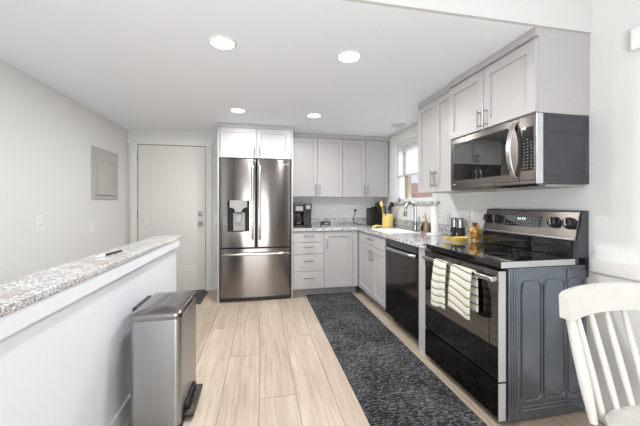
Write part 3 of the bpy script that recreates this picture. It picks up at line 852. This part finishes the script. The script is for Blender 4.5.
# towels on the oven handle
def towel(y0, y1, zf, zb, label, skew, ph):
    t = bmesh.new(); uvl = t.loops.layers.uv.new('UVMap')
    cx, cz, r = 1.25, .8185, .0205
    prof = []; L = 0
    nz = 22
    for k in range(nz + 1): prof.append(('f', zf + (cz + .004 - zf) * k / nz))
    for k in range(1, 8): prof.append(('a', PI - PI * k / 8))
    for k in range(nz + 1): prof.append(('b', cz + .004 - (cz + .004 - zb) * k / nz))
    P = []; prev = None
    NY = 14; G = []
    for q in prof:
        row = []
        for j in range(NY + 1):
            s = j / NY; y = y0 + (y1 - y0) * s
            if q[0] == 'f':
                dz = max(0, cz - q[1]); am = min(1, dz / .15)
                x = cx - r - .007 * am * math.sin(s * 7.5 + ph) - .010 * am; yy = y + skew * dz * (s - .3); z = q[1] + am * .012 * math.sin(s * 5 + ph * 2)
            elif q[0] == 'a':
                x = cx + r * math.cos(q[1]); yy = y; z = cz + .004 + .0145 * math.sin(q[1])
            else:
                dz = max(0, cz - q[1]); am = min(1, dz / .15)
                x = cx + r - .004 * am - .002 * am * math.sin(s * 6 + ph); yy = y - .012 * am; z = q[1]
            row.append(Vector((x, yy, z)))
        G.append(row)
    # arc length for the stripes
    arc = [0]
    for i in range(1, len(G)): arc.append(arc[-1] + (G[i][NY // 2] - G[i - 1][NY // 2]).length)
    V = [[t.verts.new(p) for p in row] for row in G]
    for i in range(len(G) - 1):
        for j in range(NY):
            f = t.faces.new([V[i][j], V[i][j + 1], V[i + 1][j + 1], V[i + 1][j]])
            for l, (a, c) in zip(f.loops, ((i, j), (i, j + 1), (i + 1, j + 1), (i + 1, j))):
                l[uvl].uv = (c / NY, arc[a] + .008 * math.sin(c / NY * 3 + ph))
    b = B(); b.bm.free(); b.bm = t
    o = obj('dish_towel', b, M['towel'], None, label, 'dish towel', 'striped dish towels')
    md = o.modifiers.new('thickness', 'SOLIDIFY'); md.thickness = .005; md.offset = 0
    return o
towel(1.80, 1.945, .515, .60, 'striped white and yellow dish towel on the oven handle, narrower one nearer the dishwasher', .05, .4)
towel(1.555, 1.752, .55, .59, 'striped white and yellow dish towel on the oven handle, wider one nearer the chair', .06, 1.7)

# ------------------------------------------------------------ microwave
YM = 2.184
mw = thing('microwave', (1.72, 1.787, 1.348), 'dark stainless over the range microwave with curved door handle', 'microwave')
obj('case', B().box(1.562, 1.903, Y0, YM, 1.352, 1.754, .002), M['mw_side'], mw, 'dark grey steel case')
b = B()
for z0, z1 in ((1.66, 1.735), (1.40, 1.645)): b.tube([(1.60, Y0, z0), (1.88, Y0, z0), (1.88, Y0, z1), (1.60, Y0, z1), (1.60, Y0, z0)], .0025, 6, cap=False)
obj('embossed_rib', b, M['mw_side'], mw)
obj('edge_strip', B().box(1.533, 1.574, Y0 - .0025, Y0 + .004, 1.352, 1.752, .0008), M['silver_strip'], mw, 'pale silver film strip')
FW = right_frame(1.562)
b = B(FW); b.box(1.528, YM, 0, .03, 1.372, 1.752, .004); md_ = obj('door', b, M['steel_dark'], mw)
b = B(FW); b.box(1.598, 2.145, .028, .0315, 1.418, 1.712, .002); obj('window', b, M['glass_black'], md_, 'black glass window')
b = B(FW); b.box(2.118, 2.14, .0312, .0318, 1.385, 1.393); b.tube([(2.148, .029, 1.389), (2.148, .0305, 1.389)], .006, 14); obj('letter_mark', b, M['mark'], md_)
b = B(FW); pts = []
for k in range(15):
    s = k / 14; pts.append((1.556, .026 + .05 * math.sin(PI * s) ** .7 if 0 < k < 14 else .026, 1.388 + .345 * s))
tb = B(FW)
# flat curved grip
t = bmesh.new(); rows = []
for p in pts:
    rows.append([t.verts.new((p[0] - .018, p[1] + .001, p[2])), t.verts.new((p[0] - .013, p[1] + .006, p[2])), t.verts.new((p[0] + .013, p[1] + .006, p[2])), t.verts.new((p[0] + .018, p[1] + .001, p[2])), t.verts.new((p[0] + .010, p[1] - .008, p[2])), t.verts.new((p[0] - .010, p[1] - .008, p[2]))])
for A, D in zip(rows, rows[1:]):
    for k in range(6): t.faces.new([A[k], A[(k + 1) % 6], D[(k + 1) % 6], D[k]])
t.faces.new(rows[0]); t.faces.new(rows[-1]); b.merge(t); tb.bm.free()
obj('handle', b, M['handle_steel'], md_, 'arched steel handle')
b = B(FW); b.box(Y0 + .003, 1.525, 0, .03, 1.372, 1.752, .004); cp = obj('control_panel', b, M['steel_dark'], mw)
b = B(FW); b.box(1.428, 1.502, .029, .0312, 1.43, 1.685, .002); kp = obj('keypad', b, M['glass_black'], cp, 'black glass keypad')
b = B(FW)
for r in range(10):
    for k in range(3):
        if r == 9 and k != 1: continue
        u = 1.441 + k * .0245; z = 1.445 + r * .0185
        b.box(u - .0045, u + .0045, .0312, .0317, z - .002, z + .002)
obj('key_mark', b, M['mark'], kp)
obj('underside', B().box(1.57, 1.89, Y0 + .02, YM - .02, 1.335, 1.352, .004), M['grey_plastic'], mw, 'grey underside with vents')
b = B(); b.prism([(1.534, 1.352), (1.534, 1.371), (1.60, 1.371), (1.60, 1.336), (1.556, 1.338)], 'y', Y0 + .004, YM - .002, .002); obj('bottom_vent', b, M['steel_dark'], mw)
obj('lamp_lens', B().box(1.62, 1.70, 1.72, 1.86, 1.332, 1.3355), M['light_plastic'], mw)

# ------------------------------------------------------------ counter items
# coffee maker
cm = thing('coffee_maker', (.56, 4.05, .915), 'black drip coffee maker with glass carafe beside the refrigerator', 'coffee maker')
obj('base', B().box(.437, .676, 3.94, 4.19, .9155, .945, .006), M['black'], cm)
obj('tower', B().box(.575, .676, 3.985, 4.19, .945, 1.19, .006), M['black'], cm)
obj('back_column', B().box(.437, .575, 4.10, 4.19, .945, 1.19, .006), M['black'], cm)
b = B(); b.box(.437, .578, 3.95, 4.19, 1.125, 1.222, .008); hd = obj('brew_head', b, M['black'], cm)
b = B(); b.box(.46, .555, 3.946, 3.951, 1.14, 1.20, .001); obj('badge_plate', b, M['grey_plastic'], hd, 'grey front plate')
b = B(); b.box(.583, .68, 3.955, 4.19, 1.19, 1.232, .006); b.box(.585, .678, 3.957, 3.99, 1.13, 1.19, .004); wt = obj('control_head', b, M['black'], cm)
b = B(); b.box(.60, .66, 3.952, 3.957, 1.165, 1.215, .001); obj('control_screen', b, M['grey_plastic'], wt, 'grey control screen')
b = B(); b.lathe((.505, 4.02, .946), [(0, 0), (.05, 0), (.06, .02), (.063, .06), (.05, .12), (.042, .14), (.046, .155), (.043, .155), (.039, .14), (.047, .12), (.060, .06), (.056, .022), (.048, .004), (0, .004)], 24); cf = obj('carafe', b, M['clear'], cm, 'clear glass carafe')
b = B(); b.lathe((.505, 4.02, .951), [(0, 0), (.047, 0), (.055, .018), (.058, .04), (0, .04)], 20); obj('coffee', b, M['black_gloss'], cf)
b = B(); b.lathe((.505, 4.02, 1.098), [(0, .006), (.047, .006), (.047, .016), (.02, .022), (0, .022)], 20); obj('lid', b, M['black'], cf)
b = B(); b.tube([(.548, 3.985, 1.09), (.567, 3.968, 1.085), (.571, 3.966, 1.04), (.565, 3.972, .99)], .007, 8); obj('handle', b, M['black'], cf)
# sugar caddy
sc = thing('counter_caddy', (.885, 4.03, .915), 'small black and chrome caddy on the worktop right of the coffee maker', 'caddy')
obj('tray', B().box(.812, .955, 3.985, 4.085, .9155, .928, .003), M['chrome'], sc)
obj('box', B().box(.82, .948, 3.99, 4.08, .94, .99, .005), M['black'], sc)
b = B()
for x in (.835, .885, .932): b.box(x - .01, x + .01, 3.993, 4.07, .928, .94)
obj('divider', b, M['grey_plastic'], sc)
b = B(); b.box(.815, .953, 3.988, 4.082, .99, 1.003, .003); obj('rim', b, M['chrome'], sc)
b = B(); b.box(.86, .885, 3.985, 3.99, .95, .972); b.box(.893, .915, 3.985, 3.99, .95, .972); obj('dial', b, M['chrome'], sc)

# knife block and its knives
kb = thing('knife_block', (1.70, 4.22, .915), 'black knife block on the corner of the worktop behind the yellow crock', 'knife block')
b = B(); b.prism([(4.12, .9155), (4.32, .9155), (4.32, 1.18), (4.25, 1.19), (4.12, 1.09)], 'x', 1.66, 1.815, .004); obj('block', b, M['black'], kb)
b = B(); b.prism([(4.14, .9155), (4.32, .9155), (4.32, 1.16), (4.26, 1.17), (4.14, 1.125)], 'x', 1.585, 1.655, .006); obj('side_block', b, M['black'], kb)
kn = [(1.675, 4.21, 'front row', 1), (1.705, 4.215, '', 2), (1.735, 4.22, '', 3), (1.765, 4.225, '', 4), (1.795, 4.23, '', 5)]
ORD = ['first knife from the left in the black knife block', 'second knife from the left in the black knife block', 'middle knife of five in the black knife block', 'fourth knife from the left in the black knife block', 'rightmost knife in the black knife block']
for i, (x, y, _, k) in enumerate(kn):
    t = thing('kitchen_knife', (x, y, 1.16), ORD[i] + ', handle up', 'knife', 'knives in the block')
    zt = 1.245 + .012 * (i % 3)
    b = B(); b.tube([(x, y, 1.16), (x, y - .03, 1.19), (x, y - .075, zt)], [.009, .0095, .011], 8); obj('handle', b, M['black'], t)
    b = B(); b.tube([(x, y - .0, 1.162), (x, y - .012, 1.176)], [.0098, .0102], 8); obj('bolster', b, M['chrome'], t)
    b = B(); b.tube([(x, y - .074, zt - .001), (x, y - .079, zt + .005)], [.0115, .011], 8); obj('end_cap', b, M['chrome'], t)

# crock with utensils
cxk, cyk = 1.765, 3.94
ck = thing('utensil_crock', (cxk, cyk, .915), 'yellow cylindrical crock full of cooking utensils', 'crock')
b = B(); b.lathe((cxk, cyk, .9155), [(0, 0), (.073, 0), (.076, .006), (.076, .165), (.079, .17), (.079, .178), (.070, .178), (.070, .012), (0, .012)], 32); obj('pot', b, M['yellow'], ck)
def utensil(name, dx, dy, L, head, mat_h, mat_b, label, cat='utensil'):
    q_ = math.hypot(dx, dy); base = Vector((cxk + dx / q_ * .034, cyk + dy / q_ * .034, .935)); d = Vector((dx, dy, 1)).normalized(); top = base + d * L
    t = thing(name, base, label, cat, 'utensils in the yellow crock')
    b = B(); b.tube([base, base + d * (L - .06)], .006, 8); obj('handle', b, mat_h, t)
    side = Vector((1, 0, 0)) - d * d.x; side.normalize(); nn = d.cross(side)
    Mx = Matrix(((side.x, nn.x, d.x, top.x), (side.y, nn.y, d.y, top.y), (side.z, nn.z, d.z, top.z), (0, 0, 0, 1)))
    b = B(Mx)
    if head == 'spoon':
        tb = bmesh.new(); bmesh.ops.create_uvsphere(tb, u_segments=14, v_segments=8, radius=1)
        for v in tb.verts: v.co = Vector((v.co.x * .028, v.co.y * .009, v.co.z * .04 - .03))
        b.merge(tb)
    elif head == 'spatula':
        b.box(-.027, .027, -.003, .003, -.075, .015, .003)
    elif head == 'whisk':
        for k in range(5):
            a = PI * k / 5; p = []
            for q in range(13):
                s = q / 12 * 2 * PI; p.append((.026 * math.sin(s) * math.cos(a), .026 * math.sin(s) * math.sin(a), -.03 - .05 * math.cos(s)))
            b.tube(p, .0016, 5, cap=False)
    else:
        b.box(-.02, .02, -.004, .004, -.07, .0, .004); b.box(-.016, .016, -.005, .005, -.0, .012, .003)
    obj('head', b, mat_b, t)
utensil('serving_spoon', -0.141, 0.141, 0.33, 'spoon', M['yellow_bright'], M['yellow_bright'], 'yellow serving spoon upright at the back left of the yellow crock')
utensil('serving_spoon', 0.515, -0.072, 0.3, 'spoon', M['wood'], M['yellow_bright'], 'yellow spoon with wooden handle leaning far right out of the yellow crock')
utensil('ladle', 0.066, -0.124, 0.315, 'spoon', M['black'], M['black'], 'black ladle upright at the front right of the yellow crock')
utensil('spatula', -0.380, 0.000, 0.28, 'spatula', M['black'], M['black'], 'black slotted spatula leaning farthest left in the yellow crock')
utensil('spatula', -0.212, -0.212, 0.27, 'spatula', M['black'], M['chrome'], 'steel spatula leaning left at the front of the yellow crock')
utensil('serving_spoon', 0.205, 0.160, 0.32, 'spoon', M['black'], M['black'], 'black spoon leaning right at the back of the yellow crock')
utensil('whisk', 0.006, 0.180, 0.3, 'whisk', M['chrome'], M['chrome'], 'wire whisk standing at the back of the yellow crock')
utensil('tongs', -0.000, -0.160, 0.27, 'tongs', M['chrome'], M['black'], 'steel tongs with black tips at the front of the yellow crock')
# yellow scrub brush lying on the worktop
t = thing('scrub_brush', (1.56, 3.80, .915), 'yellow handled brush lying on the worktop in front of the yellow crock', 'brush')
b = B(); b.tube([(1.495, 3.78, .936), (1.54, 3.79, .94), (1.60, 3.81, .934), (1.66, 3.83, .926)], [.009, .012, .009, .007], 10); obj('handle', b, M['yellow_bright'], t)
b = B(); b.box(1.475, 1.52, 3.765, 3.80, .9155, .936, .006); obj('head', b, M['yellow_bright'], t)
# soap bottle
t = thing('soap_bottle', (1.84, 3.06, .915), 'amber soap bottle with a pump beside the paper towels', 'soap dispenser')
b = B(); b.lathe((1.84, 3.06, .9155), [(0, 0), (.028, 0), (.031, .006), (.031, .085), (.022, .105), (.012, .115), (.012, .125), (0, .125)], 20); obj('bottle', b, M['amber_glass'], t)
b = B(); b.lathe((1.84, 3.06, 1.04), [(0, 0), (.014, 0), (.014, .02), (.005, .022), (.005, .045), (0, .045)], 14); b.tube([(1.845, 3.06, 1.085), (1.80, 3.06, 1.085), (1.79, 3.06, 1.078)], [.009, .006, .004], 8); obj('pump', b, M['wood'], t)
# paper towels
t = thing('towel_holder', (1.775, 2.79, .915), 'pale round base and rod holding the paper towel roll', 'holder')
b = B(); b.lathe((1.775, 2.79, .9155), [(0, 0), (.082, 0), (.084, .004), (.082, .014), (.01, .018), (0, .018)], 32); obj('base', b, M['white_plastic'], t)
b = B(); b.lathe((1.775, 2.79, .93), [(0, 0), (.007, 0), (.007, .31), (.011, .315), (.008, .328), (0, .33)], 14); obj('rod', b, M['white_plastic'], t)
b = B(); b.lathe((1.775, 2.79, .935), [(.011, 0), (.036, 0), (.0365, .002), (.0365, .278), (.036, .28), (.011, .28), (.011, 0)], 32); obj('paper_towel_roll', b, M['paper'], None, 'white paper towel roll standing on its holder by the window', 'paper towels')
# mills
for i, (y, lb) in enumerate(((2.575, 'chrome topped black mill, the one nearer the paper towels'), (2.488, 'chrome topped black mill, the one nearer the yellow vase'))):
    x = 1.845
    t = thing('pepper_mill', (x, y, .915), lb, 'mill', 'pair of mills')
    b = B(); b.lathe((x, y, .9155), [(0, 0), (.033, 0), (.034, .004), (.034, .09), (.031, .093), (0, .093)], 24); obj('base', b, M['black'], t)
    b = B(); b.lathe((x, y, 1.0085), [(0, 0), (.030, 0), (.031, .004), (.031, .088), (.026, .094), (0, .095)], 24); obj('top', b, M['chrome'], t, 'chrome upper half')
    b = B(); b.tube([(x - .031, y, .95), (x - .036, y, .95)], .011, 14); obj('badge', b, M['mark'], t)
# spoon rest
t = thing('spoon_rest', (1.66, 2.29, .915), 'yellow spoon rest on the worktop at the edge of the range', 'spoon rest')
tb = bmesh.new(); rows = []
Lx = 16
for i in range(Lx + 1):
    s = i / Lx; x = 1.53 + .25 * s; yc = 2.285 + .01 * s
    wd_ = .018 + (.036 * math.sin(min(1, max(0, (s - .32) / .68)) * PI) ** .6 if s > .32 else 0) + (.006 if s < .12 else 0)
    if s in (0, 1): wd_ = .008
    dep = .0 if s < .3 else .012
    row = []
    for (fy, z) in ((-1, .030), (-.75, .022 - dep * .2), (0, .017 - dep * .6), (.75, .022 - dep * .2), (1, .030), (.45, .012 * (s < .3)), (-.45, .012 * (s < .3))):
        row.append(tb.verts.new((x, yc + fy * wd_, .916 + z + (.012 * max(0, 1 - s / .35)))))
    rows.append(row)
for A, D in zip(rows, rows[1:]):
    for k in range(7): tb.faces.new([A[k], A[(k + 1) % 7], D[(k + 1) % 7], D[k]])
tb.faces.new(rows[0]); tb.faces.new(rows[-1]); b = B(); b.merge(tb); obj('dish', b, M['yellow_bright'], t)
# vase
t = thing('jug_vase', (1.822, 2.262, .915), 'small mottled amber and yellow vase beside the range backguard', 'vase')
b = B(); b.lathe((1.822, 2.262, .9155), [(0, 0), (.032, 0), (.034, .004), (.030, .012), (.044, .035), (.054, .065), (.052, .09), (.036, .112), (.022, .122), (0.0, .122)], 28); obj('body', b, M['vase'], t)
b = B(); b.lathe((1.822, 2.262, 1.0365), [(.0, 0), (.020, 0), (.018, .012), (.022, .028), (.026, .034), (.022, .034), (.016, .014), (0, .010)], 24); obj('neck', b, plain('brown_glaze', (92, 48, 30), .2), t, 'dark brown neck')
b = B(); b.tube([(1.822, 2.24, 1.055), (1.822, 2.215, 1.05), (1.822, 2.208, 1.025), (1.822, 2.222, 1.0)], .005, 8); obj('handle', b, M['vase'], t)
# pen on the bar
t = thing('marker_pen', (-.865, 1.95, .937), 'slim dark pen lying on the granite bar top', 'pen')
b = B(); b.tube([(-.872, 1.90, .9435), (-.862, 1.98, .9435), (-.852, 2.06, .9435)], .0062, 10); obj('barrel', b, M['black'], t)
b = B(); b.tube([(-.8815, 1.83, .9435), (-.872, 1.90, .9435)], [.0055, .0065], 10); obj('cap', b, M['white_plastic'], t, 'pale cap')

# ------------------------------------------------------------ things on the floor
b = B(); b.box(.598, 1.232, 1.02, 3.955, .001, .011, .003); obj('runner_rug', b, M['rug'], None, 'long heathered charcoal runner rug in front of the range and sink', 'rug')
b = B(); b.box(-1.42, -.725, 3.87, 4.40, .001, .010, .003); obj('door_mat', b, M['mat'], None, 'dark doormat on the floor before the white entry door', 'mat')

# trash can
tc_ = thing('trash_can', (-.56, 1.95, 0), 'stainless steel pedal bin standing against the white half wall', 'trash can')
def rr2(x0, x1, y0, y1, r, n=6):
    p = []
    for cx, cy, a0 in ((x1 - r, y1 - r, 0), (x0 + r, y1 - r, PI / 2), (x0 + r, y0 + r, PI), (x1 - r, y0 + r, 1.5 * PI)):
        for k in range(n + 1):
            a = a0 + PI / 2 * k / n; p.append((cx + r * math.cos(a), cy + r * math.sin(a)))
    return p
TX0, TX1, TY0, TY1 = -.690, -.425, 1.735, 2.165
b = B(); b.prism(rr2(TX0 + .004, TX1 - .004, TY0 + .004, TY1 - .004, .03), 'z', .022, .606); obj('body', b, M['steel_can'], tc_)
b = B(); b.prism(rr2(TX0 + .001, TX1 - .001, TY0 + .001, TY1 - .001, .032), 'z', 0.0, .024); obj('base_ring', b, M['black'], tc_, 'black base ring')
# lid: rim then gentle dome
tb = bmesh.new(); rows = []
for (ins, z, r) in ((.0, .607, .034), (-.002, .618, .036), (-.002, .636, .036), (.004, .644, .034), (.03, .650, .03), (.07, .655, .02), (.11, .657, .01)):
    rows.append([tb.verts.new((p[0], p[1], z)) for p in rr2(TX0 + ins, TX1 - ins, TY0 + ins, TY1 - ins, r)])
n_ = len(rows[0])
for A, D in zip(rows, rows[1:]):
    for k in range(n_): tb.faces.new([A[k], A[(k + 1) % n_], D[(k + 1) % n_], D[k]])
tb.faces.new(rows[0][::-1]); tb.faces.new(rows[-1]); b = B(); b.merge(tb); obj('lid', b, M['steel_lid'], tc_, 'smoother darker steel lid')
obj('hinge_housing', B().box(TX0 - .026, TX0 + .002, 1.86, 2.10, .58, .645, .008), M['black'], tc_, 'black hinge housing')
b = B(); b.box(TX1 - .005, TX1 + .050, 1.80, 2.085, .02, .048, .008); b.box(TX1 - .003, TX1 + .012, 1.83, 2.055, .048, .085, .004); pdl = obj('pedal', b, M['black'], tc_, 'black foot pedal')
b = B(); b.box(TX1 + .012, TX1 + .047, 1.815, 2.07, .047, .053, .002); obj('tread', b, M['steel_dark'], pdl, 'ribbed steel tread')

# ------------------------------------------------------------ dining chair
ch = thing('dining_chair', (1.5, .8, 0), 'cream painted spindle back dining chair in front of the range', 'chair')
# frame of the chair: x across, y forward (towards the sitter's knees), z up
ang = -0.0
e1 = Vector((1, 0, 0)); e2 = Vector((0, -1, 0))
o_ = Vector((1.42, .90, -.008))
MC = Matrix(((e1.x, e2.x, 0, o_.x), (e1.y, e2.y, 0, o_.y), (0, 0, 1, 0), (0, 0, 0, 1)))
SZ = .455
# seat
tb = bmesh.new(); N = 32
def seat_r(a):
    c, s = math.cos(a), math.sin(a)
    hx, hy = .235, .215
    n = 3.2
    return (1 / ((abs(c) / hx) ** n + (abs(s) / hy) ** n) ** (1 / n))
rings = []
for (f, z) in ((.0, SZ - .012), (.5, SZ - .010), (.82, SZ - .001), (.94, SZ), (1.0, SZ - .008), (1.0, SZ - .026), (.93, SZ - .038), (.0, SZ - .038)):
    if f == 0: rings.append([tb.verts.new((0, .215, z))]); continue
    rings.append([tb.verts.new((seat_r(2 * PI * k / N) * f * math.cos(2 * PI * k / N), .215 + seat_r(2 * PI * k / N) * f * math.sin(2 * PI * k / N), z)) for k in range(N)])
for A, D in zip(rings, rings[1:]):
    for k in range(N):
        l = (k + 1) % N
        if len(A) == 1: tb.faces.new([A[0], D[l], D[k]])
        elif len(D) == 1: tb.faces.new([A[k], A[l], D[0]])
        else: tb.faces.new([A[k], A[l], D[l], D[k]])
b = B(MC); b.merge(tb); obj('seat', b, M['chair'], ch)
# crest rail, curved
def back_y(x): return -.045 - .05 * (1 - (x / .265) ** 2)
tb = bmesh.new(); rows = []
NX = 22
for i in range(NX + 1):
    x = -.265 + .53 * i / NX; y = back_y(x); s = x / .265
    zt = .890 + .012 * (1 - s * s); zb = .786 + .008 * (1 - s * s)
    if abs(s) > .95: zt -= .008; zb += .004
    t_ = .017
    row = [tb.verts.new(p) for p in ((x, y + t_ + .012, zb), (x, y + t_ + .003, (zb + zt) / 2), (x, y + t_ - .006, zt - .006), (x, y, zt), (x, y - t_ - .004, zt - .006), (x, y - t_, zb))]
    rows.append(row)
for A, D in zip(rows, rows[1:]):
    for k in range(6): tb.faces.new([A[k], A[(k + 1) % 6], D[(k + 1) % 6], D[k]])
tb.faces.new(rows[0]); tb.faces.new(rows[-1]); b = B(MC); b.merge(tb); obj('crest_rail', b, M['chair'], ch)
# posts and spindles
for s in (-1, 1):
    p0 = Vector((s * .212, .022, SZ - .03)); p1 = Vector((s * .228, back_y(.228) + .002, .81))
    b = B(MC); b.tube([p0, p0.lerp(p1, .3), p0.lerp(p1, .7), p1], [.013, .019, .019, .014], 12); obj('post', b, M['chair'], ch)
for k in range(5):
    x1 = -.176 + .088 * k; x0 = -.156 + .078 * k
    p0 = Vector((x0, .016 - .008 * (1 - (x0 / .2) ** 2), SZ - .02)); p1 = Vector((x1, back_y(x1) + .002, .81))
    b = B(MC); b.tube([p0, p0.lerp(p1, .35), p0.lerp(p1, .75), p1], [.010, .012, .011, .009], 10); obj('spindle', b, M['chair'], ch)
L_ = {}
for sx in (-1, 1):
    for sy in (0, 1):
        a = Vector((sx * .155, .06 + sy * .30, SZ - .03)); c = Vector((sx * .215, -.02 + sy * .44, 0))
        L_[sx, sy] = (a, c)
        P_ = [a.lerp(c, f) for f in (0, .15, .3, .5, .62, .7, .85, 1)]
        b = B(MC); b.tube(P_, [.013, .018, .021, .019, .014, .018, .015, .011], 12); obj('leg', b, M['chair'], ch)
for sx in (-1, 1):
    p = L_[sx, 0][0].lerp(L_[sx, 0][1], .6); q = L_[sx, 1][0].lerp(L_[sx, 1][1], .6)
    b = B(MC); b.tube([p, p.lerp(q, .5), q], [.008, .012, .008], 10); obj('stretcher', b, M['chair'], ch)
p = (L_[-1, 0][0].lerp(L_[-1, 0][1], .6) + L_[-1, 1][0].lerp(L_[-1, 1][1], .6)) / 2; q = (L_[1, 0][0].lerp(L_[1, 0][1], .6) + L_[1, 1][0].lerp(L_[1, 1][1], .6)) / 2
b = B(MC); b.tube([p, p.lerp(q, .5), q], [.008, .012, .008], 10); obj('stretcher', b, M['chair'], ch)
